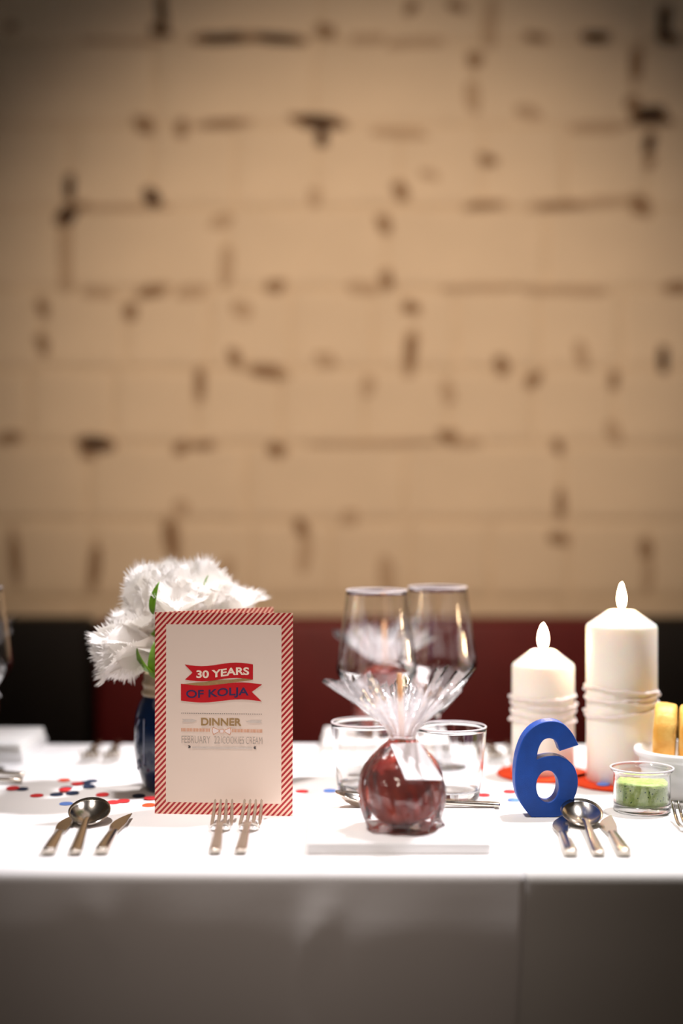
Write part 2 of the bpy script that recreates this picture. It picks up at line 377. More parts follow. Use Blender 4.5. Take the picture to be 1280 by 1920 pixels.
# ------------------------------------------------------------------ table and cloths
YF, YB = F*H/670, F*H/433      # front and back edge of the cloth
tb = thing('dining_table', 'long dining table hidden under white cloths', 'table', (0, 0, 0))
mesh('tabletop', *box(-1.55, 1.55, YF+.012, YB-.012, T-.034, T-.0045), M['wood'], tb, smooth=False)
for lx in (-1.45, 1.45):
    for ly in (YF+.09, YB-.09): mesh('leg', *box(lx-.03, lx+.03, ly-.03, ly+.03, 0, T-.034), M['wood'], tb, smooth=False)
def cloth(name, xl, xr, ztop, off, m, label, fold, slant=0.0):
    pts = []   # profile (y, z, down-distance)
    drop, R = 0.42, 0.012
    for i in range(14): pts.append((YB+off, ztop-0.16+0.16*i/14-R*(i/14), 0.0))
    for i in range(6): a = PI/2*i/5; pts.append((YB+off-R+R*math.cos(a), ztop-R+R*math.sin(a), 0))
    for i in range(1, 24): pts.append((YB-R+(YF-YB+2*R)*i/24, ztop, 0))
    for i in range(7): a = PI/2*i/6; pts.append((YF-off+R-R*math.sin(a), ztop-R+R*math.cos(a), 0))
    for i in range(1, 31): pts.append((YF-off, ztop-R-drop*i/30, drop*i/30))
    nx = 260; V, Fc = [], []
    for y, z, dn in pts:
        for k in range(nx+1):
            x = xl + (xr-xl)*k/nx
            xe = x - slant*dn*(k/nx)**6 if slant else x
            f = fold(x, dn)*min(1, dn/0.04) if dn > 0 else 0
            zz = z
            V.append((xe, y-f, zz))
    for i in range(len(pts)-1):
        for k in range(nx):
            a = i*(nx+1)+k; Fc.append((a, a+nx+1, a+nx+2, a+1))
    o = mesh(name, V, Fc, m); s = o.modifiers.new('thickness', 'SOLIDIFY'); s.thickness = 0.0008; s.offset = -1
    return tag(o, label, 'tablecloth')
def fold_left(x, dn):
    v = 0.004*math.sin(x*9+0.8)*dn/0.15 + 0.0022*math.sin(x*23+1.7)*dn/0.15 + 0.0008*math.sin(x*41 + dn*12)
    # pressed fold: a shallow triangular pucker running down from the table edge, and a softer one on the left
    for cx, w0, dl, a_, sk in ((-0.008, .040, .095, .0065, -.30), (-0.215, .044, .085, .004, .25)):
        w_ = w0*max(0.02, 1-dn/dl); u = min(1, abs(x-cx-sk*dn)/w_); v += a_*(1-u*u*(3-2*u))*max(0, 1-dn/dl)
    return v + 0.004
def fold_right(x, dn):
    return -0.004 + 0.005*math.sin(x*11)*dn/0.15
XE = (985-640)/(F/YF)
cloth('tablecloth', -1.6, XE, T, 0.003, M['cloth'], 'white tablecloth whose hanging edge overlaps the cloth on the right', fold_left, slant=0.06)
cloth('tablecloth', XE-.12, 1.6, T-.0012, 0.0, M['cloth2'], 'white tablecloth on the right, tucked under the longer one', fold_right)
def zt(x): return T if x < XE else T-.0012

# ------------------------------------------------------------------ menu card
CW, CH = 0.1445, 0.2095
pA = on_table(290, 1525.5); pB = Vector(((551-640)/(F/1.468), 1.468, T)); pC = Vector(((534-640)/(F*.947/1.49), 1.573, T))
card = thing('menu_card', 'folded cream menu card with red striped border and ribbon print', 'card', tuple(pA))
cardmat = stripe_mat('striped_card_print', CW, CH, 0.0118)
angF = math.atan2(pB.y-pA.y, pB.x-pA.x); angB = math.atan2(pC.y-pA.y, pC.x-pA.x)
V, Fc = box(0, CW, 0, 0.0006, 0.0, CH)
# trim the lower left corner a touch like the worn print
front = mesh('front_panel', V, Fc, cardmat, card, smooth=False, loc=(0,0,0), rot=(math.radians(-0.4), 0, angF))
back = mesh('back_panel', *box(0, CW+.001, 0, 0.0006, 0, CH), cardmat, card, smooth=False, loc=(0.0004, 0.0008, 0), rot=(0, 0, angB))
ZS = 1280/300
def cp(X, Y):
    u = (X-91)/1100; v = (Y-(92+28*u))/1603
    return (u*CW, (1-v)*CH)
def pr(name, polys, m, lift=0, depth=0.00016):
    me = curve_mesh(polys, depth, 0, name)
    o = obj(name, me, m, front, loc=(0, -0.0001-lift, 0), rot=(PI/2, 0, 0)); return o
def prc(name, pts, m, lift=0): return pr(name, [[cp(*p) for p in pts]], m, lift)
def arc(p0, p1, sag, n=12):  # s-curve between two zoom points
    return [(p0[0]+(p1[0]-p0[0])*i/n, p0[1]+(p1[1]-p0[1])*i/n + sag*math.sin(2*PI*i/n)) for i in range(n+1)]
prc('ribbon_fold', arc((300,668),(500,652),0)+arc((500,652),(800,626),-4)+[(872,640),(860,645)]+arc((860,645),(560,680),0)+arc((560,682),(420,688),0), M['goldprint'])
prc('ribbon', arc((330,512),(875,520),14)+arc((875,640),(332,632),-14)+[(393,578)], M['redprint'], .00008)
prc('ribbon', arc((300,664),(948,680),14)+[(866,738)]+arc((945,814),(300,798),-14), M['redprint'], .00008)
def ptext(body, X0, Y0, X1, Y1, m, bold=0, warp=None, lift=.0002, space=1.0, rot=0):
    """lettering between zoom pixels: left edge, baseline right etc."""
    x0, z0 = cp(X0, Y1); x1, z1 = cp(X1, Y0)
    x1b, z1b = cp(X1, Y1)
    me = text_mesh(body, 0.01, x1-x0, (cp(X0, Y0)[1]-z0), bold, space)
    W = x1-x0
    for v in me.vertices:
        t = v.co.x/W
        if warp: v.co.y += warp(t)*CH/1603
    obj('lettering', me, m, front, loc=(x0, -0.0001-lift, z0), rot=(PI/2, math.atan2(-(z1b-z0), W)*0, 0))
ptext('30 YEARS', 424, 558, 845, 620, M['creamprint'], 0.00032, lambda t: 26*t - 6*math.sin(2*PI*t))
ptext('OF KOLJA', 342, 712, 842, 795, M['blueprint'], 0.00022, lambda t: 22*t - 6*math.sin(2*PI*t))
ptext('DINNER', 462, 938, 785, 998, M['goldprint'], 0.00028, None)
ptext('FEBRUARY  22', 306, 1078, 612, 1136, M['inkgrey'], -0.00008, None)
ptext('COOKIES CREAM', 632, 1088, 950, 1144, M['inkgrey'], -0.00008, None)
prc('rule', [(621,1084),(624,1084),(624,1140),(621,1140)], M['inkgrey'])
ptext('»', 358, 1156, 380, 1176, M['blackprint'], 0.0003, None)
ptext('«', 880, 1170, 902, 1190, M['blackprint'], 0.0003, None)
dots = []
for i in range(44):
    X = 308 + i*(944-308)/43; Y = 898 + (X-308)*17/636
    dots.append([cp(X+3.4*math.cos(a*PI/3), Y+3.4*math.sin(a*PI/3)) for a in range(6)])
pr('dotted_rule', dots, M['blackprint'])['kind'] = 'stuff'
prc('arrow', [(310,945),(395,945),(425,958),(395,972),(310,970),(322,957)], M['greyprint'])
prc('arrow', [(948,962),(860,958),(820,970),(858,985),(948,985),(936,974)], M['greyprint'])
prc('bar', [(390,1164),(870,1172),(870,1190),(390,1180)], M['greyprint'])
ticks = []
for i in range(56):
    X = 306 + i*(946-306)/55
    if 535 < X < 705: continue
    Y = 1030 + (X-306)*18/640
    ticks.append([cp(X-3, Y-13), cp(X+3, Y-13), cp(X+3, Y+13), cp(X-3, Y+13)])
pr('hatched_rule', ticks, M['orangeprint'])['kind'] = 'stuff'
prc('bow', [(556,1012),(606,1034),(606,1050),(560,1074),(548,1042)], M['orangeprint']); prc('bow', [(560,1018),(602,1036),(602,1048),(563,1067),(553,1042)], M['whiteprint'], .0001)
prc('bow', [(696,1016),(650,1036),(650,1052),(694,1078),(704,1046)], M['orangeprint']); prc('bow', [(692,1023),(654,1039),(654,1050),(691,1071),(699,1046)], M['whiteprint'], .0001)
prc('bow_knot', [(610,1030),(646,1030),(646,1060),(610,1060)], M['orangeprint'], .0001); prc('bow_knot', [(614,1033),(642,1033),(642,1057),(614,1057)], M['whiteprint'], .0002)

# ------------------------------------------------------------------ blue jar
jx, jy = -0.1915, 1.612
jar = thing('jar_vase', 'glossy navy blue jar with tan neck holding white tulips behind the card', 'vase', (jx, jy, T))
prof = [(0,0.0),(.026,0.0),(.030,.002),(.035,.012),(.040,.026),(.0425,.045),(.043,.065),(.042,.082),(.039,.094),(.0345,.103),(.0325,.107)]
inner = [(.0305,.107),(.0325,.102),(.0365,.094),(.0395,.082),(.0405,.065),(.040,.045),(.037,.026),(.030,.012),(0,.008)]
mesh('body', *lathe(smooth_profile(prof,3)+smooth_profile(inner,3), 56), M['navy'], jar)
nk = [(.0325,.1065),(.0345,.108),(.0345,.111),(.0325,.113),(.0325,.117),(.034,.119),(.034,.122),(.032,.124),(.0325,.131),(.0315,.1325),(.0295,.132),(.0295,.107)]
mesh('neck', *lathe(nk, 56, closed=True), M['jarneck'], jar)
def on_jar(a, z, lift=.0003):
    r = 0.0425 + lift; return (r*math.cos(a), r*math.sin(a), z)
a0 = math.radians(212)
for pts in ([on_jar(a0+.06*math.sin(i*.9)+.02*i/10, .045+.038*i/16) for i in range(17)],
            [on_jar(a0+.30, .034+.05*i/8) for i in range(9)], [on_jar(a0+.02+.05*math.cos(i), .032+.006*math.sin(i)) for i in range(7)],
            [on_jar(a0-.02+.08*math.cos(i), .062+.005*math.sin(i)) for i in range(7)]):
    mesh('raised_script', *tube(pts, .0007, 5), M['emboss'], jar)

# ------------------------------------------------------------------ tulips with fringed petals
def petal(L, W, open0, open1, seed, curl=0.0):
    rnd = random.Random(seed); nu, nv = 14, 12
    grid = []; V = []; Fc = []
    y = z = 0.0; ang = open0
    spine = []
    for j in range(nv+1):
        t = j/nv; spine.append((y, z, ang)); ang = open0 + (open1-open0)*t**1.5 + curl*max(0, t-.6)**2*6
        y += math.sin(ang)*L/nv; z += math.cos(ang)*L/nv
    ph = rnd.random()*6
    for j in range(nv+1):
        t = j/nv; hw = W*(0.18 + 0.82*math.sin(PI*min(1, t*0.86)**0.85)**0.8) if t > 0 else W*.18
        hw *= 1 if t < .9 else 0.8
        sy, sz, an = spine[j]; row = []
        for i in range(nu+1):
            u = -1 + 2*i/nu; x = u*hw
            cup = -(u*u)*W*0.42*(1-0.5*t)
            ruf = 0.0028*math.sin(8*t+ph+2*u)*abs(u)**3*t + 0.0010*math.sin(21*t+ph*2+7*u)*abs(u)**2*t + 0.0010*math.sin(15*u+ph)*t**3
            tipz = -0.10*L*(u*u)*(t**3)
            nY, nZ = math.cos(an), -math.sin(an)   # petal normal (pointing outwards)
            o = cup + ruf
            row.append(len(V)); V.append((x, sy+nY*o+math.sin(an)*tipz, sz+nZ*o+math.cos(an)*tipz))
        grid.append(row)
    for j in range(nv):
        for i in range(nu): Fc.append((grid[j][i], grid[j][i+1], grid[j+1][i+1], grid[j+1][i]))
    c = Vector(V[grid[nv//2][nu//2]])
    edges = [(grid[j][0], grid[j+1][0]) for j in range(4, nv)] + [(grid[nv][i], grid[nv][i+1]) for i in range(nu)] + [(grid[j+1][nu], grid[j][nu]) for j in range(nv-1, 3, -1)]
    for a, b in edges:
        for s in range(2):
            pa, pb = Vector(V[a]).lerp(Vector(V[b]), s/2), Vector(V[a]).lerp(Vector(V[b]), (s+1)/2)
            mid = (pa+pb)/2; d = (mid-c).normalized()
            tip = mid + d*rnd.uniform(.003, .0105) + Vector((rnd.uniform(-1,1), rnd.uniform(-1,1), rnd.uniform(-1,1)))*.0018
            k = len(V); V += [tuple(pa - d*.0004), tuple(pb - d*.0004), tuple(tip)]; Fc.append((k, k+1, k+2))
    return V, Fc
def leaf_mesh(L, W, bend):
    V, Fc = [], []; n = 12
    for j in range(n+1):
        t = j/n; hw = W*math.sin(PI*min(.999, t**0.7*.97+.02))**.8 if t < 1 else 0
        a = bend*t; y = L*t*math.sin(a*.6); z = L*t*math.cos(a*.6)
        V += [(-hw, y-hw*.35, z), (0, y, z), (hw, y-hw*.35, z)]
    for j in range(n):
        for i in range(2): Fc.append((j*3+i, j*3+i+1, j*3+i+4, j*3+i+3))
    return V, Fc
SJ = F/1.60
def at(px, py, d): return Vector(((px-640)*d/F, d, T+H-(py-960)*d/F))
# base pixel, depth, tip direction in pixels (dx, dy up, toward viewer), petal length, openness, label
blooms = [
 ((284,1165),1.590,(-.12,1,.12),.058,(.22,.34),.9,'fringed white tulip upright, highest at the left of the bunch'),
 ((290,1196),1.61,(-1,.35,-.35),.056,(.40,.60),.5,'fringed white tulip in shade, leaning out left at mid height'),
 ((296,1214),1.565,(-1,-.10,.30),.070,(.32,.52),.8,'fringed white tulip lowest on the left, drooping toward the dark bench'),
 ((335,1145),1.67,(-.10,1,-.1),.056,(.35,.6),.5,'fringed white tulip at the back centre of the bunch'),
 ((378,1152),1.60,(.10,1,.40),.056,(.5,.75),.3,'fringed white tulip wide open, right of centre above the card'),
 ((408,1170),1.63,(.48,1,.10),.056,(.5,.8),.4,'fringed white tulip at the right end of the bunch'),
 ((332,1172),1.57,(.05,1,.5),.056,(.5,.8),.4,'fringed white tulip low in front, just over the card edge'),
 ((278,1190),1.575,(-.30,.9,.5),.036,(.5,.8),.5,'small fringed white tulip at the left between two larger blooms'),
]
for bi, ((px, py), d, dr, L, (o0, o1), curl, lab) in enumerate(blooms):
    p = at(px, py, d); axis = Vector((dr[0], -dr[2], dr[1])).normalized()
    t = thing('tulip', lab, 'flower', tuple(p), group='white fringed tulips in the jar')
    t.rotation_mode = 'QUATERNION'; t.rotation_quaternion = axis.to_track_quat('Z', 'Y')
    for k in range(6):
        inner_ = k >= 3
        n_, kk = (3, k-3) if inner_ else (3, k)
        oo = 0.75 if inner_ else 1.0
        v, f = petal(L*random.uniform(.78, 1.14), L*.44*random.uniform(.9,1.1), o0*oo, o1*oo*random.uniform(.75,1.25), bi*20+k, curl*random.uniform(.2,1.2))
        mesh('petal', v, f, M['petal'], t, rot=(0, 0, 2*PI*kk/n_ + (1.05 if inner_ else 0) + bi*.7 + random.uniform(-.15,.15)))
    # stem from the bloom into the jar
    inv = (t.rotation_quaternion.to_matrix().to_4x4()); inv = (Matrix.Translation(p) @ inv).inverted()
    end = Vector((jx + random.uniform(-.015,.015), jy + random.uniform(-.015,.015), T+.05)); mouth = Vector((jx + (p.x-jx)*.22, jy+(p.y-jy)*.22, T+.133))
    pts = []
    c1 = p - axis*.025
    for s in range(13):
        q = s/12
        pts.append(inv @ (p*(1-q)**3 + c1*3*q*(1-q)**2 + mouth*3*q*q*(1-q)*1.0 + end*q**3))
    mesh('stem', *tube(pts, .0032, 8), M['stemgreen'], t)
leaves = [((288,1262),1.540,.034,.011,(.55,.25,.1),'broad green tulip leaf hanging over the left of the jar neck',(-.62,.55,.3)),
          ((290,1272),1.545,.04,.008,(0,0,0),'narrow green tulip leaf rising from the jar neck behind the card edge',(.05,1,.2)),
          ((287,1152),1.532,.036,.0056,(0,0,0),'slim pointed green leaf standing between the left blooms',(-.05,1,.05)),
          ((340,1108),1.60,.024,.006,(0,0,0),'short green leaf tip among the top blooms, left one',(.2,1,.0)),
          ((384,1108),1.575,.018,.0045,(0,0,0),'short green leaf tip among the top blooms, right one',(-.1,1,.0))]
for (px, py), d, L, W, _, lab, dr in leaves:
    p = at(px, py, d); axis = Vector((dr[0], -dr[2], dr[1])).normalized()
    v, f = leaf_mesh(L, W, .5)
    o = mesh('tulip_leaf', v, f, M['leafgreen']); o.location = p; o.rotation_mode = 'QUATERNION'; o.rotation_quaternion = axis.to_track_quat('Z', 'Y')
    s = o.modifiers.new('thickness', 'SOLIDIFY'); s.thickness = .0006
    tag(o, lab, 'leaf', 'tulip leaves')

# ------------------------------------------------------------------ glassware
def ring(R_, z, r):
    return lathe([(R_+r*math.cos(2*PI*k/10), z+r*math.sin(2*PI*k/10)) for k in range(10)], 72, closed=True)
def wine_glass(loc, label):
    g = thing('wine_glass', label, 'wine glass', loc, group='stemmed wine glasses')
    outer = [(.0028,.066),(.0052,.0705),(.0125,.0775),(.022,.0885),(.033,.104),(.0425,.1175),(.0465,.1255),(.0474,.131),(.0468,.1375),(.0448,.152),(.0415,.176),(.038,.202),(.0354,.2215)]
    inn = [(.0348,.2215),(.0374,.202),(.0409,.176),(.0442,.152),(.0461,.1380),(.0465,.1315),(.0452,.1272),(.0404,.1200),(.0305,.1075),(.0192,.0932),(.0105,.0838),(.004,.0800),(0,.0792)]
    mesh('bowl', *lathe([(0,.066)]+smooth_profile(outer,3)+[(.035,.2220)]+smooth_profile(inn,3), 72), M['glass'], g)
    mesh('rim', *ring(.0351, .2224, .00085), M['rim'], g)
    mesh('stem', *lathe([(0,.0075),(.0046,.0075)]+smooth_profile([(.0044,.010),(.0036,.02),(.0034,.045),(.0034,.06),(.0036,.0655)],3)+[(0,.0655)], 24), M['glass'], g)
    mesh('foot', *lathe([(0,0.0004),(.0375,.0004),(.0385,.001),(.0375,.0018)]+smooth_profile([(.030,.0026),(.015,.0042),(.007,.0058),(.0047,.0072)],3)+[(0,.0072)], 56), M['glass'], g)
    return g
def rim_place(px, sc):
    return ((px-640)/sc, F/sc, T)
wg = wine_glass(rim_place(706, 1600), 'wine glass nearer the card, its bowl overlapping the other')
dup(wg, rim_place(820, 1537), (0,0,0), 'wine glass on the right of the pair, nearer the candles')
dup(wg, (-.448, 1.728, T), (0,0,0), 'wine glass cut off by the left edge of the picture')
def tumbler(loc, label):
    g = thing('tumbler', label, 'tumbler', loc, group='short water tumblers')
    pr_ = [(0,.0005),(.0285,.0005),(.0305,.002),(.0325,.012),(.0352,.035),(.0375,.060),(.0388,.0785)]
    inn = [(.0374,.0785),(.0361,.060),(.0337,.035),(.0308,.016),(.0285,.0115),(.018,.0095),(0,.009)]
    mesh('glass_body', *lathe(pr_[:3]+smooth_profile(pr_[2:],4)[1:]+[(.0381,.0793)]+smooth_profile(inn,4), 64), M['glass'], g)
    mesh('rim', *ring(.0381, .0797, .0009), M['rim'], g)
    return g
tm = tumbler(((686-640)/1680, F/1680, T), 'clear water tumbler left of the wrapped apple, nearer the card')
dup(tm, ((845-640)/1715, F/1715, T), (0,0,0), 'clear water tumbler right of the wrapped apple')

# ------------------------------------------------------------------ cutlery
def loft(sections, n=10):
    """sections: (y, z, halfwidth, halfthick) -> rounded bar along +y"""
    V, Fc = [], []
    for y, z, hw, ht in sections:
        for k in range(n):
            a = 2*PI*k/n + PI/n; c, s = math.cos(a), math.sin(a)
            V.append((math.copysign(abs(c)**.55, c)*hw, y, z + math.copysign(abs(s)**.7, s)*ht))
    for i in range(len(sections)-1):
        for k in range(n):
            l = (k+1) % n; Fc.append((i*n+k, (i+1)*n+k, (i+1)*n+l, i*n+l))
    Fc.append(tuple(range(n))); Fc.append(tuple(range((len(sections)-1)*n, len(sections)*n))[::-1])
    return V, Fc
def sm(sec, k=4): return smooth_profile(sec, k)
def spoon_parts(g):
    hd = [(0,.0036,.0050,.0015),(.001,.0040,.0058,.0024),(.012,.0046,.0060,.0026),(.05,.0062,.0048,.0024),(.085,.0082,.0036,.0022),(.104,.0098,.0031,.0020),(.117,.0098,.0034,.0018)]
    mesh('handle', *loft(sm(hd)), M['steel'], g)
    n, rings = 40, 9; R, Ln, dp = .0212, .0315, .0105   # bowl half width, half length, depth
    cy, cz, tilt = .1440, .0118, math.radians(13)
    V, Fc = [], []
    def put(r, a, off):
        x = R*r*math.cos(a); y = Ln*r*math.sin(a)
        if y < 0: x *= 1 - .14*(y/Ln)**2
        z = -dp*(1-r*r)**.9*1.0 + off
        return (x, cy + y*math.cos(tilt) - z*math.sin(tilt), cz + y*math.sin(tilt) + z*math.cos(tilt))
    for side, off in ((0, .0006), (1, -.0006)):
        V.append(put(0, 0, off))
        for j in range(1, rings+1):
            for i in range(n): V.append(put(j/rings, 2*PI*i/n, off))
    S = 1 + rings*n
    for side in (0, 1):
        b = side*S
        for i in range(n):
            k = (i+1) % n; q = (b, b+1+i, b+1+k); Fc.append(q if side == 0 else q[::-1])
            for j in range(rings-1):
                q = (b+1+j*n+i, b+1+(j+1)*n+i, b+1+(j+1)*n+k, b+1+j*n+k); Fc.append(q if side == 0 else q[::-1])
    for i in range(n):
        k = (i+1) % n; a = 1+(rings-1)*n; Fc.append((a+i, S+a+i, S+a+k, a+k))
    mesh('bowl', V, Fc, M['steel'], g)
def fork_parts(g):
    hd = [(0,.0036,.0050,.0015),(.001,.0040,.0056,.0024),(.012,.0046,.0058,.0026),(.045,.0070,.0045,.0023),(.072,.0105,.0034,.0020),(.088,.0105,.0040,.0016),(.094,.0085,.0070,.0012),(.101,.0055,.0105,.0010),(.108,.0040,.0118,.0009)]
    mesh('handle', *loft(sm(hd)), M['steel'], g)
    for k in range(4):
        x = -.0098 + .00653*k
        pts = [(x, .106, .0041), (x*.99, .116, .0040), (x*.96, .128, .0066), (x*.93, .141, .0108), (x*.9, .152, .0160), (x*.88, .158, .0196)]
        mesh('tine', *tube(smooth_profile([Vector(p)[:] for p in pts], 3), [.0010,.0012,.0014,.0017,.0019,.0019,.0019,.0019]+[.0017]*4+[.0012]*3+[.0006], 8), M['steel'], g)
def knife_parts(g):
    hd = [(0,.0042,.0052,.0018),(.001,.0045,.0062,.0034),(.012,.0048,.0066,.0038),(.05,.0046,.0056,.0034),(.080,.0040,.0046,.0028),(.086,.0036,.0044,.0020)]
    mesh('handle', *loft(sm(hd)), M['steel'], g)
    # flat blade with a straight back and a bellied edge
    out = catmull([(-.0042,.084),(-.0058,.096),(-.0072,.110),(-.0070,.126),(-.0030,.142),(.0035,.154),(.0088,.160),(.0094,.155),(.0090,.135),(.0086,.115),(.0066,.098),(.0044,.084)], 3)
    me = curve_mesh([out], .0014, .0004, 'blade')
    obj('blade', me, M['steel'], g, loc=(0, 0, .0034), rot=(0, math.radians(-8), 0))
def place(kind, pe, angle, label, cat, z=None, sc=1.0):
    x, y = pe; g = thing(kind, label, cat, (x, y, zt(x) if z is None else z), (0, 0, angle), group=kind.split('_')[-1]+'s laid on the cloth')
    {'soup_spoon': spoon_parts, 'dessert_spoon': spoon_parts, 'fork': fork_parts, 'knife': knife_parts}[kind](g); return g
def lean(x0, x1, L): return math.atan2(-(x1-x0), L)
YE = 1.296
k1 = place('knife', (-.2668, YE), lean(-.2668, -.2785, .155), 'steel knife at the far left of the left spoon setting', 'knife')
s1 = place('soup_spoon', (-.2425, YE), lean(-.2425, -.2555, .15), 'steel soup spoon between two knives in the left setting', 'spoon')
dup(k1, (-.219, YE+.002, T), (0, 0, lean(-.219, -.2235, .155)), 'steel knife right of the left soup spoon, by the menu card')
dup(k1, (.2093, YE, zt(.2)), (0, 0, lean(.2093, .2195, .155)), 'steel knife in front of the blue number, reflecting it')
dup(s1, (.2347, YE, zt(.2)), (0, 0, lean(.2347, .2435, .15)), 'steel soup spoon between two knives in front of the blue number')
dup(k1, (.258, YE, zt(.2)), (0, 0, lean(.258, .2665, .155)), 'steel knife right of the soup spoon near the green dip')
f1 = place('fork', (-.1153, YE+.003), lean(-.1153, -.1205, .155), 'steel fork in front of the menu card, left one of two', 'fork')
dup(f1, (-.0922, YE+.003, T), (0, 0, lean(-.0922, -.0905, .155)), 'steel fork in front of the menu card, right one of two')
dup(f1, (.3380, YE+.004, zt(.3)), (0, 0, lean(.338, .3475, .155)), 'steel fork cut off by the right edge below the dip')
# across the table
fa = dup(f1, (-.3255, 1.915, T), (0, 0, PI+.07), 'blurred fork across the table behind the confetti, left one of two')
fb = dup(f1, (-.2995, 1.915, T), (0, 0, PI+.08), 'blurred fork across the table behind the confetti, right one of two')
fc = dup(f1, (.196, 1.918, zt(.2)), (0, 0, PI), 'blurred fork across the table beyond the right tumbler, left one of two')
fd = dup(f1, (.224, 1.918, zt(.22)), (0, 0, PI), 'blurred fork across the table beyond the right tumbler, right one of two')
# dessert cutlery laid crosswise beyond the plates
s2 = place('dessert_spoon', (.168, 1.513), PI/2+.03, 'steel dessert spoon lying crosswise behind the wrapped apple', 'spoon')
dup(s2, (-.369, 1.645, T), (0, 0, PI/2+.06), 'blurred dessert spoon crosswise at the left edge across the table')
dup(f1, (-.375, 1.682, T), (0, 0, PI/2-.02), 'blurred dessert fork crosswise at the left edge across the table')

# ------------------------------------------------------------------ plates, napkins and wrapped apples
def plate(x0, x1, y0, y1, label, h=.011):
    g = thing('square_plate', label, 'plate', ((x0+x1)/2, (y0+y1)/2, T), group='square white plates')
    a, b = (x1-x0)/2, (y1-y0)/2
    bevel_box('slab', -a, a, -b, b, .0, h, .0012, M['china'], g)
    return g
plate(-.0317, .1365, 1.302, 1.456, 'square white plate under the wrapped apple in front')
plate(-.566, -.398, 1.777, 1.925, 'square white plate across the table at the left edge')
plate(-.027, .141, 1.785, 1.925, 'square white plate across the table beyond the wine glasses')
def napkin(x0, x1, y0, y1, label):
    g = thing('napkin', label, 'napkin', ((x0+x1)/2, (y0+y1)/2, T+.011), group='folded white napkins')
    a, b = (x1-x0)/2, (y1-y0)/2
    for k in range(3): bevel_box('fold_layer', -a+.001*k, a-.001*k, -b, b, .0042*k, .0042*k+.0041, .0018, M['napkin'], g)
    return g
napkin(-.564, -.400, 1.780, 1.923, 'folded white napkin on the plate at the left edge')
napkin(-.025, .139, 1.788, 1.923, 'folded white napkin on the plate beyond the wine glasses')

def treat(loc, label):
    g = thing('candied_apple', label, 'candied apple', loc, group='candied apples wrapped in cellophane')
    # apple body with a dimple and soft lobes
    V, Fc = [], []; n, m_ = 48, 28; R = .0365
    for j in range(m_+1):
        ph = PI*j/m_
        for i in range(n):
            a = 2*PI*i/n
            r = R*(1 + .035*math.cos(5*a+.6)*math.sin(ph) + .05*math.sin(ph)**2 - .10*math.exp(-(ph/.35)**2)) 
            groove = 1 - .07*math.exp(-((a-4.78)/.16)**2)*math.sin(ph)
            r *= groove*(1 + .03*noise.noise(Vector((math.cos(a)*math.sin(ph), math.sin(a)*math.sin(ph), math.cos(ph)))*2.3))
            V.append((r*math.sin(ph)*math.cos(a), r*math.sin(ph)*math.sin(a), .0345 + r*math.cos(ph)*.98))
    for j in range(m_):
        for i in range(n): k = (i+1) % n; Fc.append((j*n+i, (j+1)*n+i, (j+1)*n+k, j*n+k))
    zmin = min(v[2] for v in V); V = [(x, y, z-zmin+.0012) for x, y, z in V]
    mesh('apple', V, Fc, M['apple'], g)
    mesh('stick', *tube([(0,0,.055),(-.001,0,.10),(-.003,-.001,.148)], [.0026,.0026,.0024], 10), M['stick'], g)
    # cellophane: bag around the apple, gathered neck, flared pleats
    pr_ = [(.010,.0006),(.033,.0007),(.0355,.0035),(.0385,.016),(.0408,.034),(.0388,.052),(.031,.066),(.021,.076),(.0135,.083),(.0115,.087)]
    fl_ = [(.0115,.087),(.0135,.092),(.0205,.101),(.030,.112),(.040,.123),(.047,.133)]
    n = 150
    def skin(P, flare):
        V, Fc = [], []
        for j, (r, z) in enumerate(P):
            for i in range(n):
                a = 2*PI*i/n; p = Vector((math.cos(a), math.sin(a), 0))
                if not flare:
                    w_ = min(1, z/.02)*(1 if z < .06 else (.087-z)/.027)
                    k = 1 + .030*math.sin(7*a+2+z*60)*w_ + .025*math.sin(17*a+z*150)*w_ + (.16*math.sin(5*a+1.2)+.05*math.sin(13*a))*max(0, 1-z/.008) + .10*math.sin(23*a)*max(0, (z-.07)/.017)
                    rr = max(r, .004)*k; zz = z
                else:
                    u = (z-.087)/.046
                    k = 1 + u*(.16*math.sin(6*a+.4)+.12*math.sin(13*a+2)) + .10*math.sin(23*a)
                    el = 1 + .22*u*abs(math.cos(a)); rr = r*k*el
                    zz = z + u*(.008*abs(math.cos(a))**2 - .004*abs(math.sin(a)) + .006*math.sin(4*a+1) + .005*math.sin(9*a+.5) + .003*math.sin(31*a))
                V.append((rr*p.x, rr*p.y, zz))
        for j in range(len(P)-1):
            for i in range(n): k = (i+1) % n; Fc.append((j*n+i, j*n+k, (j+1)*n+k, (j+1)*n+i))
        return V, Fc
    wr = mesh('wrapper', *skin(smooth_profile(pr_, 4), False), M['film'], g)
    wr['label'] = 'clear cellophane stretched round the apple'
    fr_ = mesh('wrapper_top', *skin(smooth_profile(fl_, 5), True), M['film2'], g)
    fr_['label'] = 'crinkled cellophane flaring above the gathered neck'
    mesh('wrapper_pleat', *skin([(r*.62, z+.002) for r, z in smooth_profile(fl_, 5)], True), M['film2'], g)
    # tie and white quad standing in for the bright reflection on the film
    mesh('tie', *tube([(.0122*math.cos(2*PI*i/20), .0122*math.sin(2*PI*i/20), .0865+.0008*math.sin(i)) for i in range(21)], .0012, 6), M['tie_glint'], g)
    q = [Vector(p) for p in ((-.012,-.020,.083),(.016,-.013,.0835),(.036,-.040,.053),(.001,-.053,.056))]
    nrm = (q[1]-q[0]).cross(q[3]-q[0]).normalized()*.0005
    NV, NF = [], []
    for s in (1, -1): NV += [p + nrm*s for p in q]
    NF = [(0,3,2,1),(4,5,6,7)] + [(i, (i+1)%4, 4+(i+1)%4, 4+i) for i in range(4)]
    mesh('glint_quad', NV, NF, M['tie_glint'], g, smooth=False)['label'] = 'white quad standing in for a bright reflection on the upper right of the bag'
    return g
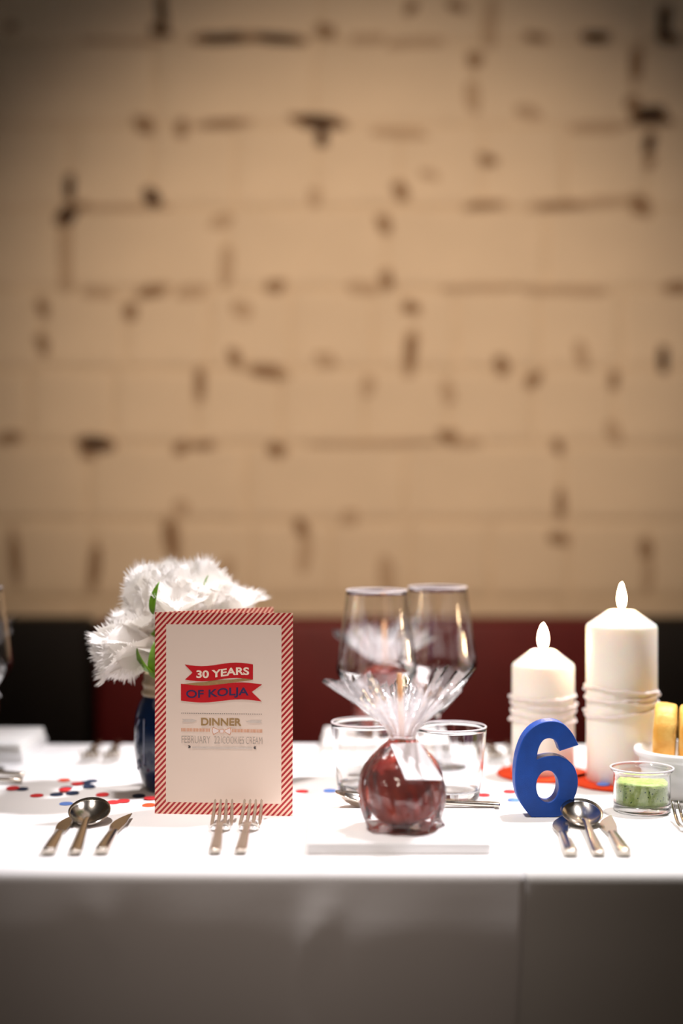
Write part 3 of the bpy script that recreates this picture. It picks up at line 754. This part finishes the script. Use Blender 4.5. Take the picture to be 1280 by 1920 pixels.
tr = treat((.0585, 1.368, T+.011), 'dark red candied apple in clear cellophane on the front plate')
dup(tr, (-.490, 1.850, T+.0236), (0,0,.5), 'wrapped candied apple cut off by the left edge across the table')
dup(tr, (.057, 1.858, T+.0236), (0,0,.8), 'wrapped candied apple across the table, seen through the wine glasses')

# ------------------------------------------------------------------ candles on felt coasters
def candle(px, sc, rad, height, rings, fl, label):
    x, y = (px-640)/sc, F/sc
    z0 = zt(x)
    c = mesh('coaster', *lathe([(0,.0003),(rad+.0165,.0003),(rad+.018,.0012),(rad+.018,.0034),(rad+.0165,.0045),(0,.0045)], 56), M['felt'], loc=(x, y, z0))
    tag(c, 'orange felt coaster under the %s pillar candle' % label, 'coaster', 'orange felt coasters')
    g = thing('pillar_candle', {'short':'shorter lit white pillar candle wrapped with yarn, behind the blue number', 'tall':'taller lit white pillar candle wrapped with yarn, by the bread bowl'}[label], 'candle', (x, y, z0+.0045), group='lit pillar candles')
    h = height
    p = [(0,0),(rad-.001,0),(rad,.001),(rad,h*.3),(rad,h*.6),(rad,h-.020),(rad-.0012,h-.0165),(rad*.42,h-.0012),(rad*.36,h),(rad*.25,h-.0008),(0,h-.0015)]
    mesh('wax', *lathe(p, 64), M['wax'], g)
    mesh('wick', *tube([(0,0,h-.003),(.0003,0,h+.003),(.0012,0,h+.007)], .0009, 6), M['wick'], g)
    fw, fh = fl
    fp = [(0,0),(.32,.03),(.72,.14),(.95,.28),(1,.40),(.90,.56),(.66,.74),(.36,.89),(.12,.97),(0,1)]
    mesh('flame', *lathe([(a*fw/2, h+.0012+b*fh) for a, b in smooth_profile(fp, 3)], 24), M['flame'], g)
    for zc, tl, az in rings:
        pts = []; N = 72; rs = []
        for i in range(N+1):
            a = 2*PI*i/N
            pts.append(((rad+.0012)*math.cos(a), (rad+.0012)*math.sin(a), zc + tl*math.cos(a-az) + .0006*math.sin(7*a)))
            rs.append(.0012*(1+.35*math.sin(a*19+zc*900)))
        mesh('yarn_wrap', *tube(pts, rs, 6), M['yarn'], g)
    for zc, sgn in [(rings[0][0], -1), (rings[1][0], 1), (rings[-1][0], -1)]:
        v, f = lathe([(0,-.0026),(.0022,-.0014),(.0026,0),(.0022,.0014),(0,.0026)], 10)
        mesh('yarn_knot', v, f, M['yarn'], g, loc=(sgn*(rad+.0022), 0, zc))
    return g
candle(1018, 1566, .0372, .1455, [(.0905,.0012,.3),(.081,-.0018,0),(.0735,.002,1.2),(.063,.0015,2.5)], (.0115,.0300), 'short')
candle(1165, 1614, .0408, .1965, [(.106,-.0035,.2),(.0985,.004,.5),(.0935,-.002,.2),(.081,.006,.1)], (.0095,.0310), 'tall')

# ------------------------------------------------------------------ blue number
def n6(X, Y): return ((920+X/3.5556-1022)/1817, (1530-(1320+Y/3.5556))/1817)
out6 = [(350,113),(420,108),(480,125),(530,172),(560,222)]
outline = [(310,128)]+out6+[(584,268)]
arc1 = catmull([n6(*p) for p in [(470,735),(410,750),(340,752),(270,748),(220,690),(180,620),(161,540),(160,440),(175,330),(210,230),(258,165),(310,128),(365,110),(430,108),(485,128),(530,172),(562,222)]], 4)
def cr_open(pts, k=4): return smooth_profile([(p[0]+10, p[1]+10) for p in pts], k)
def shift(pl): return [(p[0]-10, p[1]-10) for p in pl]
segA = shift(cr_open([n6(*p) for p in [(270,749),(220,690),(180,620),(161,540),(160,440),(175,330),(210,230),(258,165),(310,128),(365,110),(430,108),(485,128),(530,172),(562,222),(584,268)]]))
segB = [n6(460,308)] + shift(cr_open([n6(*p) for p in [(452,285),(430,240),(388,222),(345,240),(316,295),(305,360)]]))
segC = shift(cr_open([n6(*p) for p in [(312,358),(345,347),(400,339),(462,346),(520,375),(560,422),(579,490),(576,560),(552,630),(515,690),(470,735),(420,749)]]))
hole = [n6(377+75*math.cos(2*PI*i/36), 543+106*math.sin(2*PI*i/36)) for i in range(36)]
me6 = curve_mesh([segA+segB+segC, hole], .022, .0012, 'number_six')
six = obj('number_six', me6, M['blue'], None, ((1022-640)/1817, F/1817+.011, zt(.2)), (PI/2, 0, math.radians(1)))
zmin = min(v.co.y for v in me6.vertices)
for v in me6.vertices: v.co.y -= zmin
me6.polygons.foreach_set('use_smooth', [False]*len(me6.polygons))
tag(six, 'thick blue standing table number six', 'table number')

# ------------------------------------------------------------------ green dip, bread bowl
dx, dy = (1203-640)/1775, F/1775
dj = thing('dip_jar', 'small clear glass jar of green herb dip', 'jar', (dx, dy, zt(dx)))
op = [(0,.0004),(.0285,.0004),(.0300,.0016),(.0302,.006),(.0298,.030),(.0294,.038),(.0300,.0405),(.0322,.0425),(.0330,.0442)]
ip = [(.0322,.0452),(.0308,.0448),(.0290,.0425),(.0276,.039),(.0278,.030),(.0278,.0105),(.0262,.0085),(0,.008)]
mesh('glass', *lathe(op[:3]+smooth_profile(op[2:],3)[1:]+smooth_profile(ip,3), 56), M['glass'], dj)
mesh('rim', *ring(.0326, .0452, .0010), M['rim'], dj)
V, Fc = lathe([(0,.0092),(.0255,.0092),(.0272,.0112),(.0272,.0295),(.0262,.0312),(.022,.0316),(.014,.0325),(.006,.0335),(0,.034)], 48)
V = [(x, y, z + (.0022*noise.noise(Vector((x*90, y*90, 3))) if z > .03 else 0)) for x, y, z in V]
dp_ = mesh('dip', V, Fc, M['dip'], dj); dp_['label'] = 'coarse pale green herb dip'
fv = []
rr = random.Random(3)
for i in range(40):
    a = rr.uniform(PI*1.0, PI*2.0); z = rr.uniform(.012, .029); r = .0272; s = rr.uniform(.0003, .0010)
    fv.append(([(r*math.cos(a)+s*math.cos(q)*-math.sin(a), r*math.sin(a)+s*math.cos(q)*math.cos(a), z+s*math.sin(q)) for q in (0,1.2,2.5,3.8,5)]+[((r+.0004)*math.cos(a), (r+.0004)*math.sin(a), z)], [(k, (k+1)%5, 5) for k in range(5)]))
st = mesh('herb_flecks', *join(fv), M['fleck'], dp_); st['kind'] = 'stuff'

bx_, by_ = (1296-640)/1690, F/1690
bw = thing('bread_bowl', 'white porcelain bowl of bread at the right edge', 'bowl', (bx_, by_, zt(bx_)))
op = [(0,.0006),(.036,.0006),(.040,.003),(.046,.010),(.053,.020),(.0565,.034),(.0575,.043),(.0595,.0445),(.062,.047),(.063,.051)]
ip = [(.0615,.0535),(.058,.0532),(.056,.050),(.0545,.043),(.050,.020),(.040,.009),(0,.007)]
mesh('body', *lathe(smooth_profile(op,3)+smooth_profile(ip,3), 72), M['china'], bw)
def slice_bread(loc, rz, tilt, th, R, label, seed):
    g = thing('bread_slice', label, 'bread', loc, (0, tilt, rz), group='bread slices in the bowl')
    V, Fc = [], []; n = 40; prof = [(0.90,-.5),(.98,-.44),(1.0,-.3),(1.02,0),(1.0,.3),(.98,.44),(.90,.5)]
    for k, (r, t) in enumerate(prof):
        for i in range(n):
            a = 2*PI*i/n; q = R*r*(1+.05*math.cos(2*a)+.035*noise.noise(Vector((math.cos(a)*1.5, math.sin(a)*1.5, seed+t))))
            V.append((t*th + .0012*noise.noise(Vector((math.cos(a)*3, math.sin(a)*3, seed+5))), q*math.cos(a)*.86, q*math.sin(a)))
    for k in range(len(prof)-1):
        for i in range(n): j = (i+1) % n; Fc.append((k*n+i, (k+1)*n+i, (k+1)*n+j, k*n+j))
    c = mesh('crust', V, Fc, M['crust'], g); c['label'] = 'golden baked crust'
    cv = []
    for s, base, off in ((-1, 0, -.0008), (1, len(prof)-1, .0008)):
        ring = V[base*n:(base+1)*n]; cx = ring[0][0]
        vv = list(ring) + [(p[0]+off, p[1]*.6, p[2]*.6) for p in ring] + [(cx+off*1.5, 0, 0)]
        ff = []
        for i in range(n):
            j = (i+1) % n; a = (i, j, n+j, n+i); b = (n+i, n+j, 2*n)
            ff += [a if s > 0 else a[::-1], b if s > 0 else b[::-1]]
        cv.append((vv, ff))
    mesh('crumb', *join(cv), M['crumb'], g)
    return g
slice_bread((.3600, 1.584, T+.0685), -.26, .05, .0235, .0345, 'golden bread slice in the bowl, next to the tall candle', 1.0)
slice_bread((.3870, 1.577, T+.0675), -.22, .03, .0245, .0345, 'golden bread slice in the bowl, cut off by the right edge', 7.0)

# ------------------------------------------------------------------ confetti
cm = {}
for k in ('cnavy','cred','corange','clight'):
    me = bpy.data.meshes.new('confetti'); v, f = lathe([(0,0),(.0073,0),(.0074,.0002),(.0073,.0004),(0,.0004)], 18)
    me.from_pydata(v, [], f); me.materials.append(M[k]); me.update(); cm[k] = me
spots = [(172,1466,'cnavy'),(160,1469.5,'cnavy'),(124,1479,'cnavy'),(167,1477,'cnavy'),(106,1491,'cnavy'),(136,1489,'cnavy'),(260,1494,'cnavy'),(41,1481,'cnavy'),
         (145,1472,'cred'),(192,1492,'cred'),(282,1499,'cred'),(212,1506,'cred'),(231,1504,'cred'),(69,1493,'cred'),(24,1481,'cred'),(122,1485,'cred'),
         (120,1464,'corange'),(279,1511,'corange'),(124,1508,'clight')]
def confetti(px, py, k, label, group, lift=0, tilt=0):
    p = on_table(px, py); o = obj('confetti', cm[k]); o.location = (p.x, p.y, zt(p.x)+.0002+lift)
    tl = random.uniform(.03, .16); o.rotation_euler = (tl, random.uniform(-.02,.02), 0); o.location.z += .0073*math.sin(tl)
    tag(o, label, 'confetti', group)
LB = ['navy confetti at the back right of the cluster left of the jar', 'navy confetti touching the rearmost red one in the cluster', 'navy confetti in the cluster, second from its left end', 'navy confetti on the right side of the cluster, below the rearmost navy one',
      'navy confetti at the lower left end of the cluster', 'navy confetti at the front middle of the cluster, above the soup spoon', 'navy confetti lying against the foot of the blue jar', 'navy confetti near the left edge beside a red one',
      'red confetti at the back middle of the cluster', 'red confetti alone between the cluster and the jar', 'red confetti half hidden by the menu card, beside the jar', 'red confetti just right of the soup spoon bowl, left of two overlapping', 'red confetti just right of the soup spoon bowl, right of two overlapping',
      'red confetti alone between the left edge and the cluster', 'red confetti nearest the left edge, beside a navy one', 'red confetti peeking out under navy ones mid cluster',
      'orange confetti at the rear left of the cluster', 'orange confetti at the lower left corner of the menu card', 'single light blue confetti behind the left soup spoon']
done = []
for (px, py, k), lb in zip(spots, LB):
    near = sum(1 for q in done if abs(q[0]-px) < 26 and abs(q[1]-py) < 7); done.append((px, py))
    confetti(px, py, k, lb, 'paper confetti scattered left of the jar', .0006*near)
confetti(618, 1484, 'clight', 'blue paper confetti behind the dessert spoon bowl', None)
confetti(566, 1485, 'cred', 'red paper confetti beside the right edge of the menu card', None)
confetti(906, 1492, 'cred', 'red paper confetti at the foot of the right tumbler', None)
confetti(955, 1484, 'cred', 'red paper confetti just left of the blue number', None)
confetti(964, 1499, 'clight', 'light blue paper confetti at the left foot of the blue number', None)
confetti(1130, 1478, 'clight', 'light blue paper confetti on the coaster before the tall candle', None, .0052)
